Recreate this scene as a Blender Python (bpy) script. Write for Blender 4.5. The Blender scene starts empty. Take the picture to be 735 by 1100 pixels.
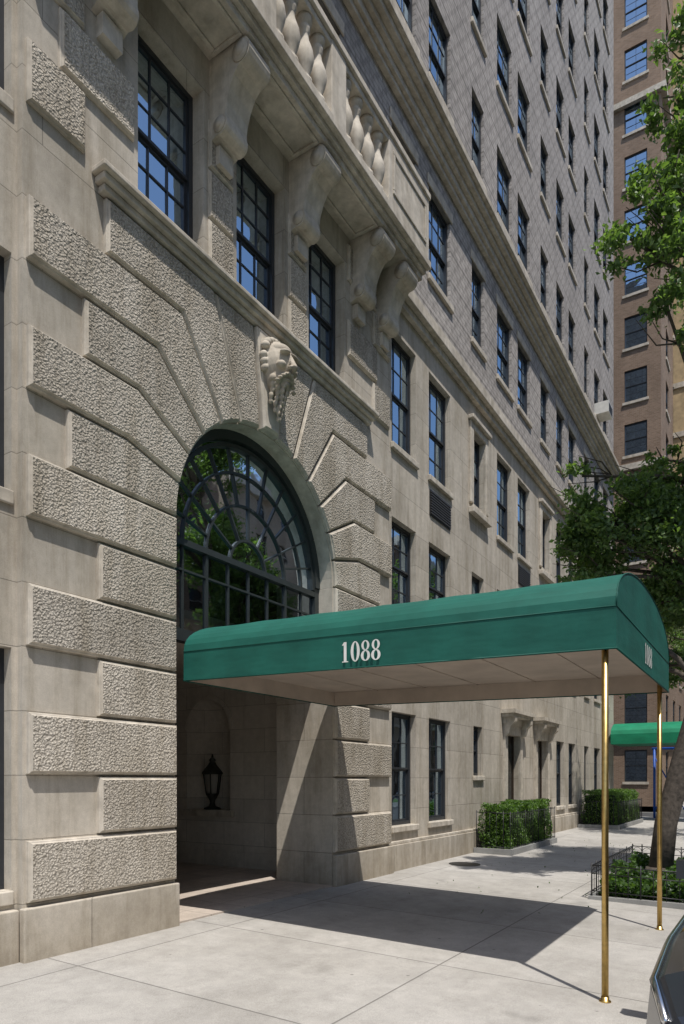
import bpy, bmesh, math, random
import numpy as np
from mathutils import Vector, Matrix
random.seed(7); rng=np.random.default_rng(7)
S=bpy.context.scene
# ---------------------------------------------------------------- materials
def newmat(name):
    m=bpy.data.materials.new(name); m.use_nodes=True
    nt=m.node_tree; b=nt.nodes['Principled BSDF']; return m,nt,b
def N(nt,t,**k):
    n=nt.nodes.new(t)
    for a,v in k.items(): setattr(n,a,v)
    return n
def setin(n,**k):
    for a,v in k.items(): n.inputs[a.replace('_',' ')].default_value=v
def coord(nt,scale=(1,1,1)):
    tc=N(nt,'ShaderNodeTexCoord'); mp=N(nt,'ShaderNodeMapping'); mp.inputs['Scale'].default_value=scale
    nt.links.new(tc.outputs['Object'],mp.inputs['Vector']); return mp.outputs['Vector']
def noise(nt,vec,sc,det=4,rough=.55):
    n=N(nt,'ShaderNodeTexNoise'); setin(n,Scale=sc,Detail=det,Roughness=rough); nt.links.new(vec,n.inputs['Vector']); return n.outputs['Fac']
def ramp(nt,f,stops):
    r=N(nt,'ShaderNodeValToRGB'); e=r.color_ramp.elements
    while len(e)<len(stops): e.new(.5)
    for i,(p,c) in enumerate(stops):
        e[i].position=p; e[i].color=(c,c,c,1) if isinstance(c,(int,float)) else (*c,1)
    nt.links.new(f,r.inputs['Fac']); return r.outputs['Color']
def mixc(nt,a,b,fac,mode='MIX'):
    m=N(nt,'ShaderNodeMix',data_type='RGBA',blend_type=mode)
    for s,v in ((m.inputs[0],fac),(m.inputs[6],a),(m.inputs[7],b)):
        if hasattr(v,'links'): nt.links.new(v,s)
        elif isinstance(v,(int,float)): s.default_value=v
        else: s.default_value=(*v,1)
    return m.outputs[2]
def bump(nt,b,h,st,dist,prev=None):
    n=N(nt,'ShaderNodeBump'); setin(n,Strength=st,Distance=dist); nt.links.new(h,n.inputs['Height'])
    if prev is not None: nt.links.new(prev,n.inputs['Normal'])
    nt.links.new(n.outputs['Normal'],b.inputs['Normal']); return n.outputs['Normal']
def wallvec(nt,dz=0.,du=0.):
    tc=N(nt,'ShaderNodeTexCoord'); s=N(nt,'ShaderNodeSeparateXYZ'); nt.links.new(tc.outputs['Object'],s.inputs[0])
    a=N(nt,'ShaderNodeMath',operation='ADD'); nt.links.new(s.outputs[0],a.inputs[0]); nt.links.new(s.outputs[1],a.inputs[1])
    a2=N(nt,'ShaderNodeMath',operation='ADD'); nt.links.new(a.outputs[0],a2.inputs[0]); a2.inputs[1].default_value=du
    z=N(nt,'ShaderNodeMath',operation='ADD'); nt.links.new(s.outputs[2],z.inputs[0]); z.inputs[1].default_value=dz
    c=N(nt,'ShaderNodeCombineXYZ'); nt.links.new(a2.outputs[0],c.inputs[0]); nt.links.new(z.outputs[0],c.inputs[1])
    return c.outputs[0]
def brick(nt,vec,c1,c2,cm,w,h,mort,off=.5):
    n=N(nt,'ShaderNodeTexBrick'); nt.links.new(vec,n.inputs['Vector']); n.offset=off
    setin(n,Color1=(*c1,1),Color2=(*c2,1),Mortar=(*cm,1),Scale=1,Mortar_Size=mort,Mortar_Smooth=.3,Brick_Width=w,Row_Height=h); return n
def weather(nt,c,amt=1.):
    # rain streaks, soot patches and a grimy base, all as real surface staining
    s1=noise(nt,coord(nt,(3.2,3.2,.3)),1.5,7,.72); s2=noise(nt,coord(nt,(1,1,.7)),.9,6,.65)
    c=mixc(nt,c,ramp(nt,s1,[(.34,(1-.24*amt,1-.26*amt,1-.30*amt)),(.54,(1,1,1))]),1,'MULTIPLY')
    c=mixc(nt,c,ramp(nt,s2,[(.34,(1-.24*amt,1-.26*amt,1-.30*amt)),(.58,(1.03,1.02,1.0))]),1,'MULTIPLY')
    tc=N(nt,'ShaderNodeTexCoord'); s=N(nt,'ShaderNodeSeparateXYZ'); nt.links.new(tc.outputs['Object'],s.inputs[0])
    mr=N(nt,'ShaderNodeMath',operation='MULTIPLY_ADD'); nt.links.new(s.outputs[2],mr.inputs[0]); mr.inputs[1].default_value=.8; nt.links.new(s2,mr.inputs[2])
    return mixc(nt,c,ramp(nt,mr.outputs[0],[(.38,(.78,.75,.70)),(.95,(1,1,1))]),1,'MULTIPLY')
def ashlar(name,col,w=1.25,h=.571,mort=.005,dz=-.5,dirt=1.,off=.5):
    m,nt,b=newmat(name); v=wallvec(nt,dz)
    c2=tuple(x*.87 for x in col); cm=tuple(x*.55 for x in col)
    br=brick(nt,v,col,c2,cm,w,h,mort,off)
    n2=noise(nt,coord(nt),9,6,.7); n3=noise(nt,coord(nt),90,3,.6)
    c=weather(nt,br.outputs['Color'],dirt)
    c=mixc(nt,c,ramp(nt,n2,[(.3,.84),(.7,1.05)]),1,'MULTIPLY')
    c=mixc(nt,c,ramp(nt,n3,[(.3,.88),(.7,1.04)]),1,'MULTIPLY')
    nt.links.new(c,b.inputs['Base Color']); setin(b,Roughness=.85); b.inputs['Specular IOR Level'].default_value=.25
    p=bump(nt,b,n3,.3,.004); inv=N(nt,'ShaderNodeMath',operation='SUBTRACT'); inv.inputs[0].default_value=1; nt.links.new(br.outputs['Fac'],inv.inputs[1])
    bump(nt,b,inv.outputs[0],.7,.006,p); return m
def rustic(name,col,st=1.):
    m,nt,b=newmat(name); v=coord(nt)
    vo=N(nt,'ShaderNodeTexVoronoi',feature='F1'); setin(vo,Scale=42)
    nj=N(nt,'ShaderNodeTexNoise'); setin(nj,Scale=20,Detail=2); nt.links.new(v,nj.inputs['Vector'])
    ad=N(nt,'ShaderNodeMixRGB',blend_type='ADD'); ad.inputs[0].default_value=.04; nt.links.new(v,ad.inputs[1]); nt.links.new(nj.outputs['Color'],ad.inputs[2]); nt.links.new(ad.outputs[0],vo.inputs['Vector'])
    n2=noise(nt,v,55,4,.6)
    rn=N(nt,'ShaderNodeNewGeometry')
    c=mixc(nt,tuple(x*.84 for x in col),tuple(x*1.1 for x in col),rn.outputs['Random Per Island'])
    c=weather(nt,c,1.05)
    c=mixc(nt,c,ramp(nt,vo.outputs['Distance'],[(.15,1.12),(.75,.64)]),1,'MULTIPLY')
    c=mixc(nt,c,ramp(nt,n2,[(.3,.80),(.7,1.08)]),1,'MULTIPLY')
    nt.links.new(c,b.inputs['Base Color']); setin(b,Roughness=.9); b.inputs['Specular IOR Level'].default_value=.2
    inv=N(nt,'ShaderNodeMath',operation='SUBTRACT'); inv.inputs[0].default_value=1; nt.links.new(vo.outputs['Distance'],inv.inputs[1])
    p=bump(nt,b,inv.outputs[0],.9*st,.015); bump(nt,b,n2,.5*st,.009,p); return m
def plain(name,col,rough=.6,metal=0,ns=8,var=.15,bs=0.,spec=.5,dirty=0):
    m,nt,b=newmat(name); n=noise(nt,coord(nt),ns,5,.6)
    c=mixc(nt,col,ramp(nt,n,[(.3,1-var),(.7,1+var*.4)]),1,'MULTIPLY')
    if dirty: c=weather(nt,c,dirty)
    nt.links.new(c,b.inputs['Base Color'])
    setin(b,Roughness=rough,Metallic=metal); b.inputs['Specular IOR Level'].default_value=spec
    if bs: bump(nt,b,n,bs,.01)
    return m
LIME=(.60,.55,.478)
M_lime=ashlar('limestone_ashlar',LIME)
M_limeP=ashlar('limestone_pier',LIME,w=3.6,dz=-.5)
M_trim=plain('limestone_trim',LIME,.85,ns=7,var=.26,bs=.3,spec=.25,dirty=.85)
M_rust=rustic('vermiculated_limestone',(.62,.568,.492))
M_vest=ashlar('vestibule_stone',(.70,.65,.58),w=.95,h=.42,dz=0,dirt=.35)
def brickmat(name,c1,c2,cm,diaper=True):
    m,nt,b=newmat(name); v=wallvec(nt)
    br=brick(nt,v,c1,c2,cm,.30 if diaper else .22,.10 if diaper else .075,.012 if diaper else .009); c=br.outputs['Color']
    if diaper:
        for s in (1,-1):
            mp=N(nt,'ShaderNodeMapping'); mp.inputs['Rotation'].default_value=(0,0,s*math.radians(38)); nt.links.new(v,mp.inputs['Vector'])
            w=N(nt,'ShaderNodeTexWave'); setin(w,Scale=1.3); nt.links.new(mp.outputs[0],w.inputs['Vector'])
            c=mixc(nt,c,ramp(nt,w.outputs['Fac'],[(.1,.88),(.35,1.03)]),1,'MULTIPLY')
        hb=brick(nt,v,(1,1,1),(.96,.96,.96),(.72,.72,.72),30,.60,.035,0)
        c=mixc(nt,c,hb.outputs['Color'],1,'MULTIPLY')
    n1=noise(nt,coord(nt,(1,1,.4)),.8,6,.65)
    c=mixc(nt,c,ramp(nt,n1,[(.3,.76),(.7,1.06)]),1,'MULTIPLY')
    nt.links.new(c,b.inputs['Base Color']); setin(b,Roughness=.9); b.inputs['Specular IOR Level'].default_value=.2
    inv=N(nt,'ShaderNodeMath',operation='SUBTRACT'); inv.inputs[0].default_value=1; nt.links.new(br.outputs['Fac'],inv.inputs[1]); bump(nt,b,inv.outputs[0],.6,.012); return m
M_brick=brickmat('grey_diaper_brick',(.38,.35,.325),(.49,.45,.42),(.31,.29,.27))
M_rbrick=brickmat('brown_brick',(.22,.145,.098),(.30,.205,.145),(.33,.28,.23),False)
M_frame=plain('dark_window_paint',(.03,.034,.04),.4,var=.2)
M_iron=plain('black_iron',(.02,.02,.022),.45,.3)
M_grille=plain('grille_metal',(.08,.075,.07),.5,.4)
M_dark=plain('dark_interior',(.03,.03,.034),.9)
M_shade=plain('window_shade',(.42,.40,.36),.9,ns=3)
M_acw=plain('air_conditioner_casing',(.62,.61,.57),.6)
M_wood=plain('dark_door',(.04,.028,.02),.35)
M_bronze=plain('weathered_bronze',(.06,.065,.058),.5,.6)
M_brass=plain('polished_brass',(.66,.46,.17),.36,1,ns=20,var=.25)
M_white=plain('white_lettering',(.78,.78,.74),.6)
M_lining=plain('beige_canvas_lining',(.52,.44,.365),.9,ns=2.2,var=.2)
def greenm(name,col):
    m,nt,b=newmat(name); n=noise(nt,coord(nt),2.2,5,.6); n2=noise(nt,coord(nt,(1,1,1)),350,2,.5); n3=noise(nt,coord(nt,(1,1,3)),1.1,3,.5)
    nt.links.new(mixc(nt,col,ramp(nt,n,[(.3,.78),(.7,1.12)]),1,'MULTIPLY'),b.inputs['Base Color']); setin(b,Roughness=.62); b.inputs['Specular IOR Level'].default_value=.3
    p=bump(nt,b,n2,.25,.002); bump(nt,b,n3,.25,.08,p); return m
M_green=greenm('green_canvas',(.012,.112,.085))
M_piping=greenm('green_piping',(.006,.085,.064))
def glassm(name,tint=(.55,.6,.62),g=.3,gc=(.85,.92,1)):
    m=bpy.data.materials.new(name); m.use_nodes=True; nt=m.node_tree; nt.nodes.clear()
    o=N(nt,'ShaderNodeOutputMaterial'); mx=N(nt,'ShaderNodeMixShader'); t=N(nt,'ShaderNodeBsdfTransparent'); gl=N(nt,'ShaderNodeBsdfGlossy')
    t.inputs[0].default_value=(*tint,1); gl.inputs['Color'].default_value=(*gc,1); gl.inputs['Roughness'].default_value=.02
    fr=N(nt,'ShaderNodeLayerWeight'); fr.inputs[0].default_value=.25
    mr=N(nt,'ShaderNodeMapRange'); mr.inputs['To Min'].default_value=g; mr.inputs['To Max'].default_value=1.; nt.links.new(fr.outputs['Fresnel'],mr.inputs['Value'])
    n=noise(nt,coord(nt),1.7,2,.5); bp=N(nt,'ShaderNodeBump'); setin(bp,Strength=.14,Distance=.02); nt.links.new(n,bp.inputs['Height']); nt.links.new(bp.outputs[0],gl.inputs['Normal'])
    nt.links.new(mr.outputs[0],mx.inputs[0]); nt.links.new(t.outputs[0],mx.inputs[1]); nt.links.new(gl.outputs[0],mx.inputs[2]); nt.links.new(mx.outputs[0],o.inputs[0]); return m
M_glass=glassm('window_glass',g=.66,gc=(.66,.84,1)); M_glassg=glassm('fanlight_glass',(.5,.56,.56),.30,(.72,.84,.95))
def leafm(name,a,b2):
    m,nt,b=newmat(name); g=N(nt,'ShaderNodeNewGeometry')
    c=mixc(nt,a,b2,g.outputs['Random Per Island']); nt.links.new(c,b.inputs['Base Color']); setin(b,Roughness=.45)
    tr=N(nt,'ShaderNodeBsdfTranslucent'); nt.links.new(mixc(nt,c,(1.5,1.7,.6),1,'MULTIPLY'),tr.inputs['Color'])
    mx=N(nt,'ShaderNodeMixShader'); mx.inputs[0].default_value=.42; o=nt.nodes['Material Output']
    nt.links.new(b.outputs[0],mx.inputs[1]); nt.links.new(tr.outputs[0],mx.inputs[2]); nt.links.new(mx.outputs[0],o.inputs[0]); return m
M_leaf=leafm('tree_leaves',(.07,.125,.045),(.19,.28,.10)); M_hleaf=leafm('hedge_leaves',(.045,.095,.025),(.16,.27,.055))
M_mleaf=leafm('median_tree_leaves',(.03,.055,.022),(.07,.11,.04))
M_ivy=leafm('ivy_leaves',(.025,.06,.018),(.09,.16,.035))
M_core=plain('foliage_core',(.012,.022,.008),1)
M_bark=plain('bark',(.10,.082,.066),.95,ns=14,var=.6,bs=1.)
M_soil=plain('soil',(.06,.045,.032),1,ns=12,var=.4,bs=.8)
M_carp=plain('car_paint',(.03,.035,.045),.2,.3,spec=.6); M_rub=plain('tyre_rubber',(.02,.02,.02),.8); M_chr=plain('chrome',(.7,.7,.7),.15,1)
M_carg=plain('car_glass',(.015,.018,.02),.05); M_red=plain('tail_light',(.35,.01,.01),.2)
M_blue=plain('blue_paint',(.02,.10,.45),.5)
def concrete(name,col,w,h,mort,off=0,var=.12,jd=.5):
    m,nt,b=newmat(name); v=coord(nt)
    br=brick(nt,v,col,tuple(x*(1-var) for x in col),tuple(x*jd for x in col),w,h,mort,off)
    n1=noise(nt,v,.55,7,.7); n2=noise(nt,v,5,7,.75); n3=noise(nt,v,120,2,.6); n4=noise(nt,coord(nt,(1,.3,1)),2.2,6,.75); n5=noise(nt,v,1.7,3,.5)
    c=mixc(nt,br.outputs['Color'],ramp(nt,n1,[(.34,(.82,.815,.80)),(.60,(1.04,1.04,1.04))]),1,'MULTIPLY')
    c=mixc(nt,c,ramp(nt,n2,[(.3,.84),(.62,1.03)]),1,'MULTIPLY'); c=mixc(nt,c,ramp(nt,n3,[(.3,.80),(.7,1.1)]),1,'MULTIPLY')
    c=mixc(nt,c,ramp(nt,n4,[(.32,.90),(.52,1.)]),1,'MULTIPLY'); c=mixc(nt,c,ramp(nt,n5,[(.26,.82),(.34,1.)]),1,'MULTIPLY')
    vo=N(nt,'ShaderNodeTexVoronoi'); setin(vo,Scale=2.3); nt.links.new(v,vo.inputs['Vector'])
    c=mixc(nt,c,ramp(nt,vo.outputs['Distance'],[(.03,.55),(.05,1.)]),1,'MULTIPLY')
    nt.links.new(c,b.inputs['Base Color']); setin(b,Roughness=.9); b.inputs['Specular IOR Level'].default_value=.2
    p=bump(nt,b,n3,.35,.004); p=bump(nt,b,n2,.2,.01,p); inv=N(nt,'ShaderNodeMath',operation='SUBTRACT'); inv.inputs[0].default_value=1; nt.links.new(br.outputs['Fac'],inv.inputs[1]); bump(nt,b,inv.outputs[0],.6,.006,p); return m
M_walk=concrete('sidewalk_concrete',(.47,.45,.42),2.55,1.9,.009)
M_curb=concrete('granite_curb',(.36,.36,.35),30,2.4,.008)
M_vfloor=concrete('vestibule_floor',(.60,.52,.45),.6,.6,.006)
M_asph=plain('asphalt',(.055,.055,.055),.95,ns=60,var=.35,bs=.4)
M_ground=plain('city_ground',(.16,.16,.15),1,ns=.3)
M_paint=plain('road_paint',(.7,.7,.68),.8,ns=6,var=.3)
M_grass=plain('grass',(.04,.09,.02),1,ns=20,var=.5,bs=.6)
# ---------------------------------------------------------------- builder
class MB:
    def __init__(s): s.v=[]; s.f=[]; s.m=[]; s.mats=[]; s.sm=[]
    def mi(s,m):
        if m not in s.mats: s.mats.append(m)
        return s.mats.index(m)
    def face(s,pts,m,sm=False):
        i=len(s.v); s.v+= [tuple(p) for p in pts]; s.f.append(tuple(range(i,i+len(pts)))); s.m.append(s.mi(m)); s.sm.append(sm)
    def idx(s,vs,fs,m,sm=False):
        i=len(s.v); s.v+=[tuple(p) for p in vs]; k=s.mi(m)
        for f in fs: s.f.append(tuple(i+a for a in f)); s.m.append(k); s.sm.append(sm)
    def box(s,x0,x1,y0,y1,z0,z1,m):
        x0,x1=sorted((x0,x1)); y0,y1=sorted((y0,y1)); z0,z1=sorted((z0,z1))
        vs=[(x,y,z) for x in (x0,x1) for y in (y0,y1) for z in (z0,z1)]
        s.idx(vs,[(0,1,3,2),(4,6,7,5),(0,4,5,1),(2,3,7,6),(0,2,6,4),(1,5,7,3)],m)
    def pbox(s,P,u0,u1,v0,v1,w0,w1,m):
        a=P(u0,v0,w0); b=P(u1,v1,w1); s.box(a[0],b[0],a[1],b[1],a[2],b[2],m)
    def tube(s,pts,rad,m,n=8,cap=True):
        pts=[Vector(p) for p in pts]; vs=[]; fs=[]
        if not hasattr(rad,'__len__'): rad=[rad]*len(pts)
        for i,p in enumerate(pts):
            d=(pts[min(i+1,len(pts)-1)]-pts[max(i-1,0)]).normalized()
            up=Vector((0,0,1)) if abs(d.z)<.95 else Vector((1,0,0)); a=d.cross(up).normalized(); b=a.cross(d)
            if abs(d.z)>=.95: a=Vector((1,0,0))-d*d.x; a.normalize(); b=d.cross(a)
            for k in range(n):
                t=2*math.pi*k/n; vs.append(p+(a*math.cos(t)+b*math.sin(t))*rad[i])
        for i in range(len(pts)-1):
            for k in range(n): fs.append((i*n+k,i*n+(k+1)%n,(i+1)*n+(k+1)%n,(i+1)*n+k))
        if cap: fs.append(tuple(range(n-1,-1,-1))); fs.append(tuple((len(pts)-1)*n+k for k in range(n)))
        s.idx(vs,fs,m,True)
    def lathe(s,c,prof,m,n=16):
        s.tube([(c[0],c[1],c[2]+z) for r,z in prof],[r for r,z in prof],m,n)
    def prism(s,poly,f0,f1,m):   # poly list of 2d, f0/f1 map 2d->3d
        n=len(poly); a=[f0(*p) for p in poly]; b=[f1(*p) for p in poly]
        s.idx(a+b,[tuple(range(n)),tuple(range(2*n-1,n-1,-1))]+[(i,(i+1)%n+0,(i+1)%n+n,i+n) for i in range(n)],m)
    def build(s,name,parent=None,bevel=0,fix=False):
        me=bpy.data.meshes.new(name); me.from_pydata(s.v,[],s.f)
        for m in s.mats: me.materials.append(m)
        me.polygons.foreach_set('material_index',s.m); me.polygons.foreach_set('use_smooth',s.sm); me.update()
        if fix:
            bm=bmesh.new(); bm.from_mesh(me); bmesh.ops.recalc_face_normals(bm,faces=bm.faces); bm.to_mesh(me); bm.free()
        o=bpy.data.objects.new(name,me); S.collection.objects.link(o)
        if parent: o.parent=parent
        if bevel:
            b=o.modifiers.new('bevel','BEVEL'); b.width=bevel; b.segments=2; b.limit_method='ANGLE'
        return o
def empty(name):
    o=bpy.data.objects.new(name,None); S.collection.objects.link(o); return o
def PX(X): return lambda u,v,w:(X+w,u,v)
def PYm(Y): return lambda u,v,w:(u,Y-w,v)
def PXm(X): return lambda u,v,w:(X-w,-u,v)
def wall(mb,P,u0,u1,v0,v1,ops,dep,m,mr=None,norev=()):
    mr=mr or m
    us=sorted({u0,u1}|{a for o in ops for a in o[:2] if u0<a<u1}); vs=sorted({v0,v1}|{a for o in ops for a in o[2:4] if v0<a<v1})
    for j in range(len(vs)-1):
        for i in range(len(us)-1):
            cu=(us[i]+us[i+1])/2; cv=(vs[j]+vs[j+1])/2
            hole=any(o[0]<cu<o[1] and o[2]<cv<o[3] for o in ops)
            if not hole: mb.face([P(us[i],vs[j],0),P(us[i+1],vs[j],0),P(us[i+1],vs[j+1],0),P(us[i],vs[j+1],0)],m)
    for k,o in enumerate(ops):
        if k in norev: continue
        a,b,c,d=o[:4]
        mb.face([P(a,c,0),P(a,d,0),P(a,d,-dep),P(a,c,-dep)],mr); mb.face([P(b,c,0),P(b,c,-dep),P(b,d,-dep),P(b,d,0)],mr)
        mb.face([P(a,d,0),P(b,d,0),P(b,d,-dep),P(a,d,-dep)],mr); mb.face([P(a,c,0),P(a,c,-dep),P(b,c,-dep),P(b,c,0)],mr)
def window(mb,P,u0,u1,v0,v1,rec,cols=3,rows=2,fw=.055,back=True,simple=False,fr=None,shade=None,mt=.009):
    fr=fr or M_frame; a=-rec; mid=(v0+v1)/2
    mb.pbox(P,u0,u0+fw,v0,v1,a-.04,a+.07,fr); mb.pbox(P,u1-fw,u1,v0,v1,a-.04,a+.07,fr)
    mb.pbox(P,u0+fw,u1-fw,v1-fw,v1,a-.04,a+.068,fr); mb.pbox(P,u0+fw,u1-fw,v0,v0+fw*1.3,a-.04,a+.068,fr)
    iu0,iu1=u0+fw,u1-fw; iv0,iv1=v0+fw*1.3,v1-fw
    for k,(b0,b1,w) in enumerate(((iv0,mid,a),(mid,iv1,a+.03))):
        st=.035
        mb.pbox(P,iu0,iu1,b0,b0+st,w-.01,w+.022,fr); mb.pbox(P,iu0,iu1,b1-st,b1,w-.01,w+.022,fr)
        if not simple:
            mb.pbox(P,iu0,iu0+st,b0+st,b1-st,w-.01,w+.02,fr); mb.pbox(P,iu1-st,iu1,b0+st,b1-st,w-.01,w+.02,fr)
        for c in range(1,cols):
            x=iu0+(iu1-iu0)*c/cols; mb.pbox(P,x-mt,x+mt,b0+st,b1-st,w-.004,w+.015,fr)
        for r in range(1,rows):
            y=b0+(b1-b0)*r/rows; mb.pbox(P,iu0+st,iu1-st,y-mt,y+mt,w-.005,w+.013,fr)
        t=[random.uniform(-.009,.009) for _ in range(2)]
        mb.face([P(iu0,b0,w+t[0]-.0),P(iu1,b0,w-t[0]),P(iu1,b1,w-t[1]*.5),P(iu0,b1,w+t[1]*.5)],M_glass)
    bk=a-.35
    mb.face([P(u0-.1,v0-.1,bk),P(u1+.1,v0-.1,bk),P(u1+.1,v1+.1,bk),P(u0-.1,v1+.1,bk)],M_dark)
    if shade is None: shade=random.choice([0,0,0,.25,.35,.5,-1])
    if shade>0: mb.face([P(u0+.02,v1-(v1-v0)*shade,a-.1),P(u1-.02,v1-(v1-v0)*shade,a-.1),P(u1-.02,v1,a-.1),P(u0+.02,v1,a-.1)],M_shade)
    elif shade<0:
        for q0,q1 in ((u0+.03,u0+.26),(u1-.26,u1-.03)): mb.face([P(q0,v0,a-.13),P(q1,v0,a-.13),P(q1,v1,a-.13),P(q0,v1,a-.13)],M_shade)
# ---------------------------------------------------------------- main building
B=empty('limestone_apartment_building')
XP=-5.60; XW=-5.68; YEND=30.5
PP=PX(XP); PW=PX(XW)
AY=7.02; AZ=4.5; AR=1.60; AL=AY-AR; ARr=AY+AR
TOP=7.35
w=MB()
pw=[(4.90,5.87,7.60,9.62),(6.45,7.43,7.60,9.62),(8.0,8.97,7.60,9.62)]
ops=[(AL,ARr,0,AZ+AR)]+pw
wall(w,PP,3.6,10.42,0,10.05,ops,.32,M_limeP,norev=(0,))
for y,sg in ((3.6,-1),(10.42,1)):
    w.face([(XP,y,0),(XP,y,10.05),(XW-.02,y,10.05),(XW-.02,y,0)],M_limeP)
NA=40
def arc(i): t=math.pi*i/NA; return AY-AR*math.cos(t),AZ+AR*math.sin(t)
DI=1.05
for i in range(NA):
    a=arc(i); b=arc(i+1)
    w.face([PP(a[0],a[1],0),PP(b[0],b[1],0),PP(b[0],AZ+AR,0),PP(a[0],AZ+AR,0)],M_limeP)
    w.face([PP(a[0],a[1],0),PP(b[0],b[1],0),PP(b[0],b[1],-DI),PP(a[0],a[1],-DI)],M_trim)
for y in (AL,ARr): w.face([PP(y,0,0),PP(y,AZ,0),PP(y,AZ,-DI),PP(y,0,-DI)],M_lime)
bays=[(10.66,11.62),(12.2,13.25),(14.45,15.2),(16.1,17.2),(17.7,18.75),(19.8,20.6),(21.5,22.4),(23.0,23.9),(25.2,25.9),(26.8,27.8),(28.4,29.4)]
nar={2,5,8}
low=[]
for i,(a,b) in enumerate(bays):
    low.append((a,b,7.75 if i in nar else 7.55,9.4 if i in nar else 9.58,'f3',i))
    low.append((a,b,4.65,6.26,'f2',i))
    if i in (3,4,5): continue
    if i==2: low.append((a+.1,b-.1,1.7,2.82,'f1',i))
    else: low.append((a,b,.78,2.82,'f1',i))
doors=[(16.75,17.75,.02,2.75),(19.35,20.35,.02,2.75)]
wall(w,PW,10.42,YEND,0,10.05,[o[:4] for o in low]+doors,.26,M_lime)
left=[(2.56,3.55,.63,2.77),(2.56,3.55,4.15,6.25),(2.56,3.55,7.6,9.6),(.2,1.2,.63,2.77),(.2,1.2,4.15,6.25),(-2.5,-1.5,.63,2.77),(-2.5,-1.5,4.15,6.25)]
wall(w,PW,-10,3.6,0,10.05,left,.26,M_lime)
ZT=42.
fl=[(11.45,13.2)]+[(15.35+3.2*k,17.1+3.2*k) for k in range(8)]
ub=[(2.45,3.42),(4.9,5.87),(6.45,7.43),(8.0,8.97)]+bays
uops=[]
for k,(a,b) in enumerate(fl):
    for i,(p,q) in enumerate(ub): uops.append((p,q,a,b,k,i))
wall(w,PW,-10,YEND,10.05,ZT,[o[:4] for o in uops],.2,M_brick)
w.face([(XW,YEND,0),(-30,YEND,0),(-30,YEND,ZT),(XW,YEND,ZT)],M_brick)
w.face([(XW,-10,0),(XW,-10,ZT),(-30,-10,ZT),(-30,-10,0)],M_brick)
w.face([(-30,-10,0),(-30,-10,ZT),(-30,YEND,ZT),(-30,YEND,0)],M_brick)
w.face([(XW,-10,ZT),(XW,YEND,ZT),(-30,YEND,ZT),(-30,-10,ZT)],M_trim)
w.build('walls',B)
# rusticated blocks
def inset(poly,d):
    n=len(poly); ar=sum(poly[i][0]*poly[(i+1)%n][1]-poly[(i+1)%n][0]*poly[i][1] for i in range(n)); sg=1 if ar>0 else -1; out=[]
    for i in range(n):
        p0=Vector(poly[i-1]);p1=Vector(poly[i]);p2=Vector(poly[(i+1)%n])
        e1=(p1-p0).normalized(); e2=(p2-p1).normalized()
        n1=Vector((-e1.y,e1.x))*sg; n2=Vector((-e2.y,e2.x))*sg; k=1+n1.dot(n2)
        out.append(p1+(n1+n2)*(d/max(k,.3)))
    return out
rb=MB(); rbm=MB()
def block(poly,h=.07,P=PP,m=M_rust,gap=.014,mar=.017):
    h=h+random.uniform(-.006,.006)
    r0=inset(poly,gap); r2=inset(poly,gap+.006); r3=inset(poly,gap+mar); r4=inset(poly,gap+mar+.010); n=len(poly)
    rings=[(r0,0),(r0,h-.03),(r2,h-.022),(r3,h-.018),(r4,h)]
    for (a,wa),(b,wb) in zip(rings,rings[1:]):
        for i in range(n):
            j=(i+1)%n; rb.face([P(a[i][0],a[i][1],wa),P(a[j][0],a[j][1],wa),P(b[j][0],b[j][1],wb),P(b[i][0],b[i][1],wb)],M_trim)
    rbm.face([P(p[0],p[1],h) for p in r4],m)
LV=[.5+.5715*k for k in range(12)]+[TOP]
ends=[3.62,4.37]*4
yend={7:4.02,8:3.62,9:4.2,10:3.62,11:4.45}
ths=[0,14,28,42,56,70,84]
def pol(t,r): t=math.radians(t); return (AY-r*math.cos(t),AZ+r*math.sin(t))
polys=[]
for k in range(7):
    e=ends[k]; polys.append([(e,LV[k]),(AL,LV[k]),(AL,LV[k+1]),(e,LV[k+1])])
def arcpts(t0,t1,n=5): return [pol(t0+(t1-t0)*i/n,AR) for i in range(n+1)]
for k in range(7,12):
    t0,t1=ths[k-7],ths[k-6]; top=LV[k+1] if k<11 else TOP
    p=[(yend[k],LV[k])]
    if t0>0: p.append(pol(t0,(LV[k]-AZ)/math.sin(math.radians(t0))))
    p+=arcpts(t0,t1); p.append(pol(t1,(top-AZ)/math.sin(math.radians(t1)))); p.append((yend[k],top)); polys.append(p)
polys.append(arcpts(70,84)+[pol(84,(TOP-AZ)/math.sin(math.radians(84))),pol(70,(TOP-AZ)/math.sin(math.radians(70)))])
for p in polys:
    block(p); block([(2*AY-a,b) for a,b in p][::-1])
block(arcpts(84,96)+[pol(96,(TOP-AZ)/math.sin(math.radians(84))),pol(84,(TOP-AZ)/math.sin(math.radians(84)))],h=.12,m=M_trim)
zz=[7.60+.585*k for k in range(5)]
for k in range(4):
    a,b=zz[k],zz[k+1]
    if k%2==0:
        block([(3.62,a),(4.25,a),(4.25,b),(3.62,b)],.05); block([(9.8,a),(10.4,a),(10.4,b),(9.8,b)],.05)
    else:
        block([(3.95,a),(4.85,a),(4.85,b),(3.95,b)],.05); block([(9.02,a),(9.95,a),(9.95,b),(9.02,b)],.05)
    if k<3:
        for y0,y1 in ((5.93,6.39),(7.49,7.94)): block([(y0,a),(y1,a),(y1,b),(y0,b)],.04)
rb.build('block_margins',B); rbm.build('rusticated_block_faces',B)
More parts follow.
